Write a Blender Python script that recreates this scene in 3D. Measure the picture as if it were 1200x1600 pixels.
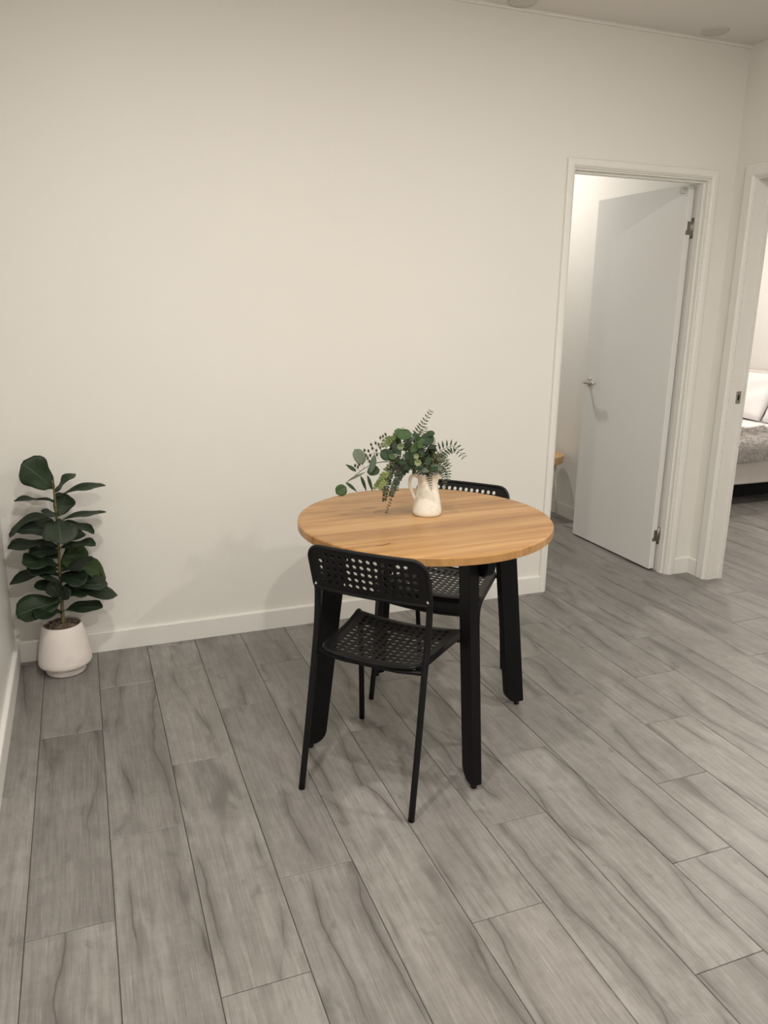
import bpy, bmesh, math, random
from mathutils import Vector, Matrix
PI = math.pi
random.seed(7)
scene = bpy.context.scene
for o in list(bpy.data.objects): bpy.data.objects.remove(o)
C = scene.collection

# ------------------------------------------------------------------ camera
cam_d = bpy.data.cameras.new('camera'); cam = bpy.data.objects.new('camera', cam_d); C.objects.link(cam)
cam_d.sensor_fit = 'HORIZONTAL'; cam_d.sensor_width = 36.0; cam_d.lens = 1219.395 * 36 / 1200
cam_d.clip_start = 0.02
fw = Vector((0.3488607, 0.89983794, -0.26189291)); rt = Vector((0.93360913, -0.35804086, 0.01344358)); up = Vector((0.08167132, 0.24919555, 0.9650033))
cam.matrix_world = Matrix(((rt.x, up.x, -fw.x, 0.33925), (rt.y, up.y, -fw.y, -3.28742), (rt.z, up.z, -fw.z, 1.46123), (0, 0, 0, 1)))
scene.camera = cam

# ------------------------------------------------------------------ world, exposure
w = bpy.data.worlds.new('world'); scene.world = w; w.use_nodes = True
w.node_tree.nodes['Background'].inputs[0].default_value = (0.02, 0.02, 0.025, 1)
w.node_tree.nodes['Background'].inputs[1].default_value = 1.0
vs = scene.view_settings
vs.view_transform = 'Standard'; vs.look = 'None'; vs.gamma = 1.0; vs.use_curve_mapping = False
vs.exposure = 0.0

# ------------------------------------------------------------------ lamps set in the ceilings
WARM = (1.0, 0.952, 0.89)
def downlight(x, y, z, power, size=0.09, color=WARM, spread=180):
    d = bpy.data.lights.new('downlight_lamp', 'AREA'); d.shape = 'DISK'; d.size = size
    d.energy = power; d.color = color; d.spread = math.radians(spread)
    o = bpy.data.objects.new('downlight_lamp', d); C.objects.link(o); o.location = (x, y, z - 0.012)
    return o
HC = 2.66
MAIN_LIGHTS = [(0.62, -1.75), (2.35, -1.75), (0.75, -3.5), (2.35, -3.5)]
MAIN_POWER = [20, 17, 33, 28.5]
for (x, y), pw in zip(MAIN_LIGHTS, MAIN_POWER): downlight(x, y, HC, pw)
ROOM_LIGHTS = [(2.75, 1.45)]
for x, y in ROOM_LIGHTS: downlight(x, y, HC, 19.5, 0.12)
BED_LIGHTS = [(4.75, 0.35), (5.2, 1.9)]
for x, y in BED_LIGHTS: downlight(x, y, HC, 24, 0.2, (1.0, 0.935, 0.87), 180)

# ------------------------------------------------------------------ helpers
def link(o, parent=None):
    C.objects.link(o)
    if parent: o.parent = parent
    return o
def obj(name, bm, mat, parent=None, smooth=False, loc=None):
    me = bpy.data.meshes.new(name); bm.to_mesh(me); bm.free()
    if mat: me.materials.append(mat)
    if smooth:
        for p in me.polygons: p.use_smooth = True
    o = bpy.data.objects.new(name, me); link(o, parent)
    if loc: o.location = loc
    return o
def empty(name, loc=(0, 0, 0), rz=0.0):
    o = bpy.data.objects.new(name, None); C.objects.link(o); o.location = loc; o.rotation_euler = (0, 0, rz)
    o.empty_display_size = 0.1
    return o
def tag(o, label, cat, group=None, kind=None):
    o['label'] = label; o['category'] = cat
    if group: o['group'] = group
    if kind: o['kind'] = kind
    return o
def struct(name, bm, mat, label=None, cat=None, smooth=False):
    o = obj(name, bm, mat, None, smooth); o['kind'] = 'structure'
    if label: o['label'] = label
    if cat: o['category'] = cat
    return o
def box(bm, x0, x1, y0, y1, z0, z1, M=None):
    vs_ = [Vector((x, y, z)) for z in (z0, z1) for y in (y0, y1) for x in (x0, x1)]
    if M: vs_ = [M @ v for v in vs_]
    v = [bm.verts.new(c) for c in vs_]
    for f in ((0, 2, 3, 1), (4, 5, 7, 6), (0, 1, 5, 4), (2, 6, 7, 3), (0, 4, 6, 2), (1, 3, 7, 5)):
        bm.faces.new([v[i] for i in f])
    return v
def bevel_all(bm, w_, seg=2):
    bmesh.ops.bevel(bm, geom=list(bm.edges), offset=w_, segments=seg, affect='EDGES', profile=0.5)
def bbox(x0, x1, y0, y1, z0, z1, bev=0.0, seg=2):
    bm = bmesh.new(); box(bm, x0, x1, y0, y1, z0, z1)
    if bev: bevel_all(bm, bev, seg)
    return bm
def catmull(pts, n):
    P = [Vector(p) for p in pts]; out = []
    for i in range(len(P) - 1):
        p0 = P[max(i - 1, 0)]; p1 = P[i]; p2 = P[i + 1]; p3 = P[min(i + 2, len(P) - 1)]
        for k in range(n):
            t = k / n
            out.append(0.5 * ((2 * p1) + (-p0 + p2) * t + (2 * p0 - 5 * p1 + 4 * p2 - p3) * t * t + (-p0 + 3 * p1 - 3 * p2 + p3) * t ** 3))
    out.append(P[-1]); return out
def tube(bm, pts, r, n=10, cap=True, closed=False):
    P = [Vector(p) for p in pts]; N = len(P)
    rr = r if isinstance(r, (list, tuple)) else [r] * N
    rings = []; prev = None
    for i in range(N):
        if closed: d = P[(i + 1) % N] - P[i - 1]
        else: d = P[min(i + 1, N - 1)] - P[max(i - 1, 0)]
        d.normalize()
        if prev is None:
            a = Vector((0, 0, 1)) if abs(d.z) < 0.9 else Vector((1, 0, 0))
            s = d.cross(a).normalized()
        else:
            s = (prev - d * prev.dot(d)).normalized()
        prev = s; t = d.cross(s)
        rings.append([bm.verts.new(P[i] + (s * math.cos(2 * PI * k / n) + t * math.sin(2 * PI * k / n)) * rr[i]) for k in range(n)])
    for i in range(N if closed else N - 1):
        a = rings[i]; b = rings[(i + 1) % N]
        off = 0
        if closed and i == N - 1:
            off = min(range(n), key=lambda q: (b[q].co - a[0].co).length)
        for k in range(n): bm.faces.new((a[k], a[(k + 1) % n], b[(k + 1 + off) % n], b[(k + off) % n]))
    if cap and not closed:
        bm.faces.new(rings[0][::-1]); bm.faces.new(rings[-1])
def lathe(bm, prof, n=40, cap0=True, cap1=False, c=(0, 0, 0), warp=None):
    rings = []
    for r, z in prof:
        ring = []
        for k in range(n):
            a = 2 * PI * k / n
            v = Vector((r * math.cos(a), r * math.sin(a), z))
            if warp: v = warp(v, a)
            ring.append(bm.verts.new(v + Vector(c)))
        rings.append(ring)
    for a, b in zip(rings, rings[1:]):
        for k in range(n): bm.faces.new((a[k], a[(k + 1) % n], b[(k + 1) % n], b[k]))
    if cap0: bm.faces.new(rings[0][::-1])
    if cap1: bm.faces.new(rings[-1])
def prism(bm, pts2d, t0, t1, fn):
    a = [bm.verts.new(fn(x, y, t0)) for x, y in pts2d]; b = [bm.verts.new(fn(x, y, t1)) for x, y in pts2d]
    n = len(a)
    bm.faces.new(a[::-1]); bm.faces.new(b)
    for i in range(n): bm.faces.new((a[i], a[(i + 1) % n], b[(i + 1) % n], b[i]))
def fix_normals(bm): bmesh.ops.recalc_face_normals(bm, faces=list(bm.faces))

# ------------------------------------------------------------------ materials
class NT:
    def __init__(s, name):
        s.m = bpy.data.materials.new(name); s.m.use_nodes = True
        s.nt = s.m.node_tree; s.b = s.nt.nodes['Principled BSDF']
    def n(s, t, **kw):
        x = s.nt.nodes.new(t)
        for k, v in kw.items(): setattr(x, k, v)
        return x
    def l(s, a, b): s.nt.links.new(a, b)
    def tc(s, what='Object'): return s.n('ShaderNodeTexCoord').outputs[what]
    def mapping(s, vec, scale=(1, 1, 1), loc=(0, 0, 0), rot=(0, 0, 0)):
        m = s.n('ShaderNodeMapping'); m.inputs['Scale'].default_value = scale; m.inputs['Location'].default_value = loc
        m.inputs['Rotation'].default_value = rot; s.l(vec, m.inputs['Vector']); return m.outputs[0]
    def noise(s, vec, scale=5, detail=4, rough=0.5, dist=0.0, out='Fac'):
        x = s.n('ShaderNodeTexNoise'); x.inputs['Scale'].default_value = scale; x.inputs['Detail'].default_value = detail
        x.inputs['Roughness'].default_value = rough; x.inputs['Distortion'].default_value = dist
        s.l(vec, x.inputs['Vector']); return x.outputs[out]
    def ramp(s, fac, stops):
        r = s.n('ShaderNodeValToRGB'); e = r.color_ramp.elements
        while len(e) < len(stops): e.new(0.5)
        for q, (p_, c_) in zip(e, stops):
            q.position = p_; q.color = (*c_, 1) if len(c_) == 3 else c_
        s.l(fac, r.inputs[0]); return r.outputs[0]
    def math(s, op, a, b=None, clamp=False):
        x = s.n('ShaderNodeMath', operation=op, use_clamp=clamp)
        for i, v in enumerate((a, b)):
            if v is None: continue
            if isinstance(v, (int, float)): x.inputs[i].default_value = v
            else: s.l(v, x.inputs[i])
        return x.outputs[0]
    def mix(s, fac, a, b, blend='MIX'):
        x = s.n('ShaderNodeMix', data_type='RGBA', blend_type=blend)
        for i, v in ((0, fac), (6, a), (7, b)):
            if isinstance(v, (int, float)): x.inputs[i].default_value = v
            elif isinstance(v, tuple): x.inputs[i].default_value = (*v, 1)
            else: s.l(v, x.inputs[i])
        return x.outputs[2]
    def bump(s, h, strength=0.2, dist=0.01):
        x = s.n('ShaderNodeBump'); x.inputs['Strength'].default_value = strength; x.inputs['Distance'].default_value = dist
        s.l(h, x.inputs['Height']); s.l(x.outputs[0], s.b.inputs['Normal'])
    def set(s, col=None, rough=None, metal=None, spec=None):
        if col is not None:
            if isinstance(col, tuple): s.b.inputs['Base Color'].default_value = (*col, 1)
            else: s.l(col, s.b.inputs['Base Color'])
        if rough is not None:
            if isinstance(rough, (int, float)): s.b.inputs['Roughness'].default_value = rough
            else: s.l(rough, s.b.inputs['Roughness'])
        if metal is not None: s.b.inputs['Metallic'].default_value = metal
        if spec is not None: s.b.inputs['Specular IOR Level'].default_value = spec
        return s.m
def paint(name, col, rough=0.6, mott=0.03, bump=0.05, sc=3.0, spec=0.3):
    t = NT(name); v = t.tc()
    n = t.noise(v, sc, 4)
    c2 = tuple(min(1, c * (1 - mott)) for c in col)
    t.set(t.mix(n, col, c2), rough, spec=spec)
    if bump: t.bump(t.noise(v, 180, 3), bump, 0.002)
    return t.m
M = {}
M['wall'] = paint('wall_paint', (0.80, 0.782, 0.735), 0.62, 0.03, 0.08, 1.6, 0.25)
M['wall_left'] = paint('wall_paint_satin', (0.80, 0.785, 0.75), 0.3, 0.03, 0.08, 1.6, 0.5)
M['ceil'] = paint('ceiling_paint', (0.78, 0.75, 0.71), 0.75, 0.03, 0.06, 1.2, 0.2)
M['trim'] = paint('trim_gloss', (0.80, 0.785, 0.745), 0.35, 0.01, 0, 6, 0.4)
M['door'] = paint('door_paint', (0.76, 0.755, 0.73), 0.4, 0.02, 0.03, 2, 0.4)
M['white_wall'] = paint('bedroom_paint', (0.84, 0.82, 0.79), 0.65, 0.02, 0.05, 2, 0.2)
M['disc'] = paint('cover_plate', (0.62, 0.60, 0.55), 0.5, 0.04, 0, 6)
M['black_metal'] = paint('black_powder_coat', (0.0045, 0.0045, 0.005), 0.45, 0.1, 0.05, 40, 0.22)
M['black_plastic'] = paint('black_plastic', (0.005, 0.005, 0.0055), 0.42, 0.1, 0.05, 60, 0.25)
M['black_wood'] = paint('black_lacquer', (0.0035, 0.0035, 0.004), 0.5, 0.15, 0.04, 30, 0.18)
M['chrome'] = NT('satin_chrome').set((0.62, 0.60, 0.57), 0.22, 1.0)
M['dark_metal'] = NT('dark_steel').set((0.36, 0.34, 0.31), 0.35, 1.0)
M['dark'] = NT('black_void').set((0.01, 0.01, 0.01), 0.8)
M['screw'] = NT('zinc').set((0.75, 0.73, 0.7), 0.25, 1.0)
M['white_metal'] = NT('white_metal').set((0.75, 0.72, 0.68), 0.4)
M['linen'] = paint('white_linen', (0.86, 0.84, 0.83), 0.85, 0.04, 0.2, 9, 0.1)
M['fur'] = paint('fur', (0.72, 0.68, 0.65), 0.9, 0.25, 0, 30, 0.1)
M['bedfab'] = paint('bed_fabric', (0.74, 0.70, 0.66), 0.85, 0.05, 0.15, 20, 0.1)

def floor_mat():
    t = NT('grey_oak_plank')
    oi = t.n('ShaderNodeObjectInfo'); rnd = oi.outputs['Random']
    base = t.tc('Object')
    cmb = t.n('ShaderNodeCombineXYZ')
    t.l(t.math('MULTIPLY', rnd, 37.0), cmb.inputs[0]); t.l(t.math('MULTIPLY', rnd, 91.0), cmb.inputs[1]); t.l(t.math('MULTIPLY', rnd, 13.0), cmb.inputs[2])
    add = t.n('ShaderNodeVectorMath', operation='ADD'); t.l(base, add.inputs[0]); t.l(cmb.outputs[0], add.inputs[1]); v = add.outputs[0]
    broad = t.noise(t.mapping(v, (7.0, 1.5, 1)), 1.0, 4, 0.6, 0.5)
    grain = t.noise(t.mapping(v, (95, 4.0, 1)), 1.0, 5, 0.65, 0.3)
    fine = t.noise(t.mapping(v, (330, 9.0, 1)), 1.0, 3, 0.6)
    saw = t.noise(t.mapping(v, (14, 60, 1)), 1.0, 3, 0.6, 0.4)
    blot = t.noise(t.mapping(v, (26, 16, 1)), 1.0, 5, 0.65, 0.4)
    col = t.ramp(broad, [(0.25, (0.188, 0.176, 0.163)), (0.46, (0.246, 0.233, 0.218)), (0.60, (0.284, 0.270, 0.254)), (0.78, (0.320, 0.306, 0.289))])
    col = t.mix(t.math('MULTIPLY', t.ramp(blot, [(0.35, (1, 1, 1)), (0.60, (0, 0, 0))]), 0.42), col, (0.165, 0.152, 0.139))
    col = t.mix(t.math('MULTIPLY', t.ramp(grain, [(0.35, (1, 1, 1)), (0.58, (0, 0, 0))]), 0.42), col, (0.120, 0.110, 0.100))
    col = t.mix(t.math('MULTIPLY', t.ramp(fine, [(0.54, (0, 0, 0)), (0.70, (1, 1, 1))]), 0.34), col, (0.42, 0.40, 0.375))
    col = t.mix(t.math('MULTIPLY', t.ramp(saw, [(0.5, (0, 0, 0)), (0.72, (1, 1, 1))]), 0.09), col, (0.40, 0.382, 0.36))
    # long dark cracks that wander along the board
    wob = t.noise(t.mapping(v, (3.0, 1.3, 1)), 1.0, 5, 0.45)
    sx = t.n('ShaderNodeSeparateXYZ'); t.l(v, sx.inputs[0])
    xx = t.math('ADD', t.math('MULTIPLY', sx.outputs[0], 7.5), t.math('MULTIPLY', wob, 1.9))
    fr = t.math('ABSOLUTE', t.math('SUBTRACT', t.math('FRACT', xx), 0.5))
    line = t.ramp(fr, [(0.0, (1, 1, 1)), (0.012, (0.7, 0.7, 0.7)), (0.03, (0.42, 0.42, 0.42)), (0.2, (0, 0, 0))])
    gate = t.ramp(t.noise(t.mapping(v, (3.0, 2.6, 1), (5, 3, 0)), 1.0, 2, 0.5), [(0.42, (0, 0, 0)), (0.54, (1, 1, 1))])
    col = t.mix(t.math('MULTIPLY', t.math('MULTIPLY', line, gate), 0.92), col, (0.075, 0.067, 0.060))
    # smoky knots
    kn = t.ramp(t.noise(t.mapping(v, (9.0, 2.6, 1), (2, 8, 0)), 1.0, 2, 0.5, 0.5), [(0.59, (0, 0, 0)), (0.75, (1, 1, 1))])
    col = t.mix(t.math('MULTIPLY', kn, 0.62), col, (0.10, 0.093, 0.086))
    k2 = t.ramp(t.noise(t.mapping(v, (15.0, 7.5, 1), (7, 1, 0)), 1.0, 3, 0.6, 0.6), [(0.62, (0, 0, 0)), (0.76, (1, 1, 1))])
    col = t.mix(t.math('MULTIPLY', k2, 0.6), col, (0.092, 0.086, 0.078))
    tint = t.ramp(rnd, [(0.0, (0.90, 0.90, 0.90)), (0.5, (0.98, 0.98, 0.98)), (1.0, (1.07, 1.065, 1.06))])
    col = t.mix(1.0, col, tint, 'MULTIPLY')
    t.set(col, t.math('ADD', t.math('MULTIPLY', grain, 0.2), 0.27), spec=0.5)
    t.bump(t.math('ADD', t.math('MULTIPLY', fine, 0.6), grain), 0.12, 0.002)
    return t.m
M['floor'] = floor_mat()
M['joint'] = NT('floor_joint').set((0.075, 0.07, 0.065), 0.8)

def wood_mat(name, stops, sc=1.0, rough=0.35):
    t = NT(name)
    rnd = t.n('ShaderNodeObjectInfo').outputs['Random']
    cmb = t.n('ShaderNodeCombineXYZ'); t.l(t.math('MULTIPLY', rnd, 23.0), cmb.inputs[0]); t.l(t.math('MULTIPLY', rnd, 7.0), cmb.inputs[1])
    add = t.n('ShaderNodeVectorMath', operation='ADD'); t.l(t.tc('Object'), add.inputs[0]); t.l(cmb.outputs[0], add.inputs[1]); v = add.outputs[0]
    a = t.noise(t.mapping(v, (1.1 * sc, 17 * sc, 3)), 1.0, 5, 0.6, 0.9)
    b = t.noise(t.mapping(v, (5 * sc, 160 * sc, 20)), 1.0, 4, 0.6, 0.2)
    col = t.ramp(a, stops)
    col = t.mix(t.math('MULTIPLY', t.ramp(b, [(0.35, (1, 1, 1)), (0.6, (0, 0, 0))]), 0.25), col, tuple(c * 0.6 for c in stops[0][1]))
    tint = t.ramp(rnd, [(0.0, (0.88, 0.87, 0.85)), (1.0, (1.1, 1.09, 1.06))])
    col = t.mix(1.0, col, tint, 'MULTIPLY')
    t.set(col, rough, spec=0.4); t.bump(b, 0.06, 0.001)
    return t
_t = wood_mat('oiled_acacia', [(0.26, (0.25, 0.118, 0.038)), (0.38, (0.37, 0.190, 0.068)), (0.52, (0.45, 0.252, 0.096)), (0.66, (0.52, 0.305, 0.130)), (0.82, (0.43, 0.225, 0.085))])
M['acacia'] = _t.m
M['tray'] = wood_mat('light_bamboo', [(0.3, (0.56, 0.36, 0.17)), (0.7, (0.68, 0.47, 0.25))], 2, 0.4).m

def ceramic(name, col, spot, rough, lo=0.52, hi=0.75, sc=14):
    t = NT(name); v = t.tc()
    n = t.noise(v, sc, 4, 0.6)
    t.set(t.mix(t.ramp(n, [(lo, (0, 0, 0)), (hi, (1, 1, 1))]), col, spot), rough, spec=0.5)
    t.bump(t.noise(v, sc * 1.6, 3), 0.25, 0.004)
    return t.m
M['pitcher'] = ceramic('glazed_cream_ceramic', (0.80, 0.755, 0.66), (0.60, 0.545, 0.44), 0.25, 0.55, 0.85, 26)
M['pot'] = ceramic('matte_stone_pot', (0.76, 0.70, 0.66), (0.66, 0.60, 0.565), 0.75, 0.5, 0.7, 9)
M['soil'] = ceramic('bark_soil', (0.085, 0.06, 0.042), (0.22, 0.165, 0.12), 0.9, 0.45, 0.6, 90)
M['trunk'] = ceramic('green_bark', (0.16, 0.13, 0.045), (0.09, 0.07, 0.03), 0.7, 0.4, 0.6, 60)

def leaf_mat(name, col, col2, vein, rough=0.4, veins=True):
    t = NT(name); uv = t.n('ShaderNodeUVMap').outputs[0]
    sep = t.n('ShaderNodeSeparateXYZ'); t.l(uv, sep.inputs[0])
    rnd = t.n('ShaderNodeObjectInfo').outputs['Random']
    c = t.mix(t.noise(t.tc(), 28, 3), col, col2)
    c = t.mix(1.0, c, t.ramp(rnd, [(0.0, (0.75, 0.78, 0.78)), (1.0, (1.25, 1.22, 1.15))]), 'MULTIPLY')
    d = t.math('ABSOLUTE', t.math('SUBTRACT', sep.outputs[1], 0.5))
    if veins:
        mid = t.ramp(d, [(0.0, (1, 1, 1)), (0.012, (0.8, 0.8, 0.8)), (0.03, (0, 0, 0))])
        sv = t.math('FRACT', t.math('SUBTRACT', t.math('MULTIPLY', sep.outputs[0], 7.0), t.math('MULTIPLY', d, 4.0)))
        sl = t.ramp(t.math('ABSOLUTE', t.math('SUBTRACT', sv, 0.5)), [(0.0, (0.45, 0.45, 0.45)), (0.07, (0, 0, 0))])
        msk = t.math('MAXIMUM', mid, sl)
        c = t.mix(t.math('MULTIPLY', msk, 0.6), c, vein)
        t.bump(msk, 0.3, 0.002)
    t.set(c, rough, spec=0.25)
    return t.m
M['fig_leaf'] = leaf_mat('fig_leaf', (0.012, 0.022, 0.011), (0.020, 0.036, 0.016), (0.07, 0.10, 0.06), 0.5)
M['fig_leaf_light'] = leaf_mat('fig_leaf_young', (0.016, 0.034, 0.008), (0.024, 0.050, 0.011), (0.07, 0.10, 0.045), 0.5)
M['fig_leaf_grey'] = leaf_mat('fig_leaf_greyer', (0.024, 0.034, 0.023), (0.036, 0.050, 0.034), (0.09, 0.12, 0.08), 0.5)  # greyer and lighter than the main fig leaf
M['euc'] = leaf_mat('eucalyptus_green', (0.034, 0.068, 0.022), (0.050, 0.092, 0.032), (0.10, 0.15, 0.08), 0.5)
M['euc_dark'] = leaf_mat('eucalyptus_dark', (0.014, 0.030, 0.012), (0.022, 0.046, 0.017), (0.05, 0.08, 0.04), 0.5)
M['euc_grey'] = leaf_mat('eucalyptus_grey', (0.085, 0.11, 0.082), (0.12, 0.145, 0.11), (0.17, 0.2, 0.15), 0.6)
M['fern'] = leaf_mat('fern_green', (0.070, 0.085, 0.050), (0.105, 0.12, 0.075), (0.1, 0.1, 0.1), 0.6, False)
M['fern_dark'] = leaf_mat('fern_dark', (0.036, 0.052, 0.034), (0.058, 0.078, 0.05), (0.1, 0.1, 0.1), 0.6, False)
M['seed'] = leaf_mat('seed_brown', (0.055, 0.055, 0.04), (0.09, 0.085, 0.06), (0.1, 0.1, 0.1), 0.6, False)
M['bloom'] = leaf_mat('pale_blossom', (0.20, 0.23, 0.085), (0.12, 0.16, 0.055), (0.4, 0.4, 0.2), 0.6, False)
M['bloom_pale'] = leaf_mat('pale_rosette', (0.34, 0.39, 0.22), (0.24, 0.29, 0.15), (0.4, 0.4, 0.2), 0.6, False)
M['stem'] = NT('stem').set((0.055, 0.06, 0.03), 0.6)

# ------------------------------------------------------------------ the setting
W = 3.464; WT = 0.096            # right wall face, wall thickness
YF = -4.6                        # front of the main room
bm = bmesh.new(); box(bm, -0.2, 7.2, YF - 0.1, 3.2, -0.12, -0.0035)
floor = struct('floor', bm, M['joint'], 'grey oak-look plank floor running through all the rooms', 'floor')
# planks: 0.2025 x 0.928, joints stepped by a third from row to row
PW, PL, X0 = 0.2025, 0.928, 0.108
def plank_mesh():
    bm = bmesh.new(); hx, hy = PW / 2 - 0.0009, PL / 2 - 0.0009; c = 0.0012
    lo = [bm.verts.new((sx * hx, sy * hy, -0.0035)) for sx, sy in ((-1, -1), (1, -1), (1, 1), (-1, 1))]
    mi = [bm.verts.new((sx * hx, sy * hy, -c)) for sx, sy in ((-1, -1), (1, -1), (1, 1), (-1, 1))]
    hi = [bm.verts.new((sx * (hx - c), sy * (hy - c), 0)) for sx, sy in ((-1, -1), (1, -1), (1, 1), (-1, 1))]
    bm.faces.new(hi)
    for a, b in ((lo, mi), (mi, hi)):
        for i in range(4): bm.faces.new((a[i], a[(i + 1) % 4], b[(i + 1) % 4], b[i]))
    me = bpy.data.meshes.new('plank'); bm.to_mesh(me); bm.free(); me.materials.append(M['floor']); return me
pm = plank_mesh()
for k in range(-1, 28):
    xc = X0 + PW * (k + 0.5)
    ph = (-0.665, -0.357, -0.047)[k % 3]
    lo_y, hi_y = (-4.0, 0.15) if xc < W else (-1.1, 2.75)
    if 1.6 < xc < W: hi_y = 1.9
    if xc > 6.0: continue
    for n in range(-6, 5):
        yc = ph + PL * (n + 0.5)
        if yc + PL / 2 < lo_y or yc - PL / 2 > hi_y: continue
        o = bpy.data.objects.new('plank', pm); link(o, floor); o.location = (xc, yc, 0)

bm = bmesh.new(); box(bm, -0.2, 7.2, YF - 0.1, 3.2, HC, HC + 0.1)
struct('ceiling', bm, M['ceil'], 'plain off-white ceiling', 'ceiling')
# door 1 opening in the back wall
L1, R1, H1 = 2.508, 3.322, 2.07
bm = bmesh.new()
box(bm, -0.1, L1, 0, WT, 0, HC); box(bm, R1, W, 0, WT, 0, HC); box(bm, L1, R1, 0, WT, H1, HC)
struct('wall_back', bm, M['wall'], 'wide blank off-white wall behind the round table', 'wall')
bm = bmesh.new(); box(bm, -0.1, 0, YF, 0, 0, HC)
struct('wall_left', bm, M['wall_left'], 'white satin wall at the left beside the potted fig', 'wall')
# right wall with the bedroom doorway
A2, B2 = -0.13, -0.95           # opening in Y
bm = bmesh.new()
box(bm, W, W + WT, A2, 3.0, 0, HC); box(bm, W, W + WT, YF, B2, 0, HC); box(bm, W, W + WT, B2, A2, H1, HC)
struct('wall_right', bm, M['wall'], 'off-white wall at the right holding the bedroom doorway', 'wall')
bm = bmesh.new(); box(bm, -0.1, W + WT, YF - 0.1, YF, 0, HC)
struct('wall_front', bm, M['wall'], 'plain off-white wall behind the viewer', 'wall')
# small room beyond door 1
bm = bmesh.new(); box(bm, 1.2, W, 2.6, 2.7, 0, HC)
struct('wall_room_back', bm, M['white_wall'], 'white far wall of the small room beyond the flush door', 'wall')
bm = bmesh.new(); box(bm, 1.1, 1.2, WT, 2.7, 0, HC)
struct('wall_room_left', bm, M['white_wall'], 'white side wall of the small room beyond the flush door', 'wall')
# bedroom
bm = bmesh.new(); box(bm, W + WT, 6.34, 2.86, 2.96, 0, HC)
struct('wall_bedroom_back', bm, M['white_wall'], 'white far bedroom wall past the bed', 'wall')
bm = bmesh.new(); box(bm, 6.24, 6.34, -1.6, 2.86, 0, HC)
struct('wall_bedroom_right', bm, M['white_wall'], 'white bedroom wall behind the headboard', 'wall')
bm = bmesh.new(); box(bm, W + WT, 6.34, -1.7, -1.6, 0, HC)
struct('wall_bedroom_front', bm, M['white_wall'], 'white bedroom wall facing the bed', 'wall')

# baseboards with an eased top edge
def board_prof(t=0.015, h=0.09):
    return [(0, 0), (t, 0), (t, h - 0.006), (t - 0.002, h - 0.002), (t - 0.006, h), (0, h)]
def baseboard(name, x0, y0, x1, y1, nx, ny, label=None, parent=None):
    bm = bmesh.new(); a = Vector((x0, y0, 0)); d = Vector((x1, y1, 0)) - a; n = Vector((nx, ny, 0))
    prism(bm, board_prof(), 0, 1, lambda p, q, t: a + d * t + n * p + Vector((0, 0, q)))
    fix_normals(bm)
    return struct(name, bm, M['trim'], label, 'baseboard')
baseboard('baseboard_back', 0, 0, 2.482, 0, 0, -1, 'long white baseboard along the blank wall')
baseboard('baseboard_left', 0, -0.0155, 0, YF, 1, 0, 'white baseboard under the left wall beside the fig pot')
baseboard('baseboard_corner', 3.352, 0, W, 0, 0, -1, 'short white baseboard piece between flush door casing and corner')
baseboard('baseboard_right', W, -0.0155, W, -0.076, -1, 0, 'short white baseboard piece between corner and bedroom doorway')
baseboard('baseboard_right_long', W, -1.06, W, YF, -1, 0, 'white baseboard on the right wall past the bedroom doorway')
baseboard('baseboard_room', W, WT, W, 2.6, -1, 0, 'white baseboard in the small room behind the tray table')
baseboard('baseboard_bedroom', W + WT, 2.86, 6.24, 2.86, 0, -1, 'white baseboard on the far bedroom wall')

# door casings: mitred frame of a rounded section
def casing(name, a, b, top, wid, mapf, label, th=0.017):
    # a,b: opening edges along the wall, sections follow a U
    bm = bmesh.new()
    prof = [(0, 0), (0, th * 0.75), (0.004, th * 0.95), (0.010, th), (wid - 0.012, th), (wid - 0.006, th * 0.8), (wid - 0.004, th * 0.55), (wid, th * 0.5), (wid, 0)]
    path = [(a, 0, -1, 0), (a, top, -1, 1), (b, top, 1, 1), (b, 0, 1, 0)]
    rings = [[bm.verts.new(mapf(s + ds * (wid - p), z + dz * (wid - p), q)) for p, q in prof] for s, z, ds, dz in path]
    m = len(prof)
    for r0, r1 in zip(rings, rings[1:]):
        for i in range(m): bm.faces.new((r0[i], r0[(i + 1) % m], r1[(i + 1) % m], r1[i]))
    bm.faces.new(rings[0]); bm.faces.new(rings[-1][::-1]); fix_normals(bm)
    return struct(name, bm, M['trim'], label, 'door frame')
tr1 = casing('trim_1', 2.522, 3.312, 2.058, 0.040, lambda s, z, q: Vector((s, -q, z)), 'white casing and jamb around the open flush door')
def lining(parent, L, R, H, depth, fn, stop):
    th = 0.02
    for nm, (s0, s1, z0, z1) in (('jamb', (L - th, L, 0, H)), ('jamb', (R, R + th, 0, H)), ('head_jamb', (L - th, R + th, H, H + th))):
        bm = bmesh.new(); vs_ = box(bm, s0, s1, 0.0, depth, z0, z1)
        for v in vs_: v.co = fn(v.co)
        fix_normals(bm); obj(nm, bm, M['trim'], parent)
    for (s0, s1, z0, z1) in ((L, L + 0.011, 0, H - 0.011), (R - 0.011, R, 0, H - 0.011), (L, R, H - 0.011, H)):
        bm = bmesh.new(); vs_ = box(bm, s0, s1, stop[0], stop[1], z0, z1)
        for v in vs_: v.co = fn(v.co)
        fix_normals(bm); obj('door_stop', bm, M['trim'], parent)
lining(tr1, 2.528, 3.302, 2.05, WT, lambda c: c.copy(), (0.02, 0.052))
tr2 = casing('trim_2', -0.935, -0.140, 2.058, 0.062, lambda s, z, q: Vector((W - q, s, z)), 'white casing and jamb of the bedroom doorway')
lining(tr2, -0.930, -0.150, 2.05, WT, lambda c: Vector((W + c.y, c.x, c.z)), (0.080, 0.094))
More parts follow.
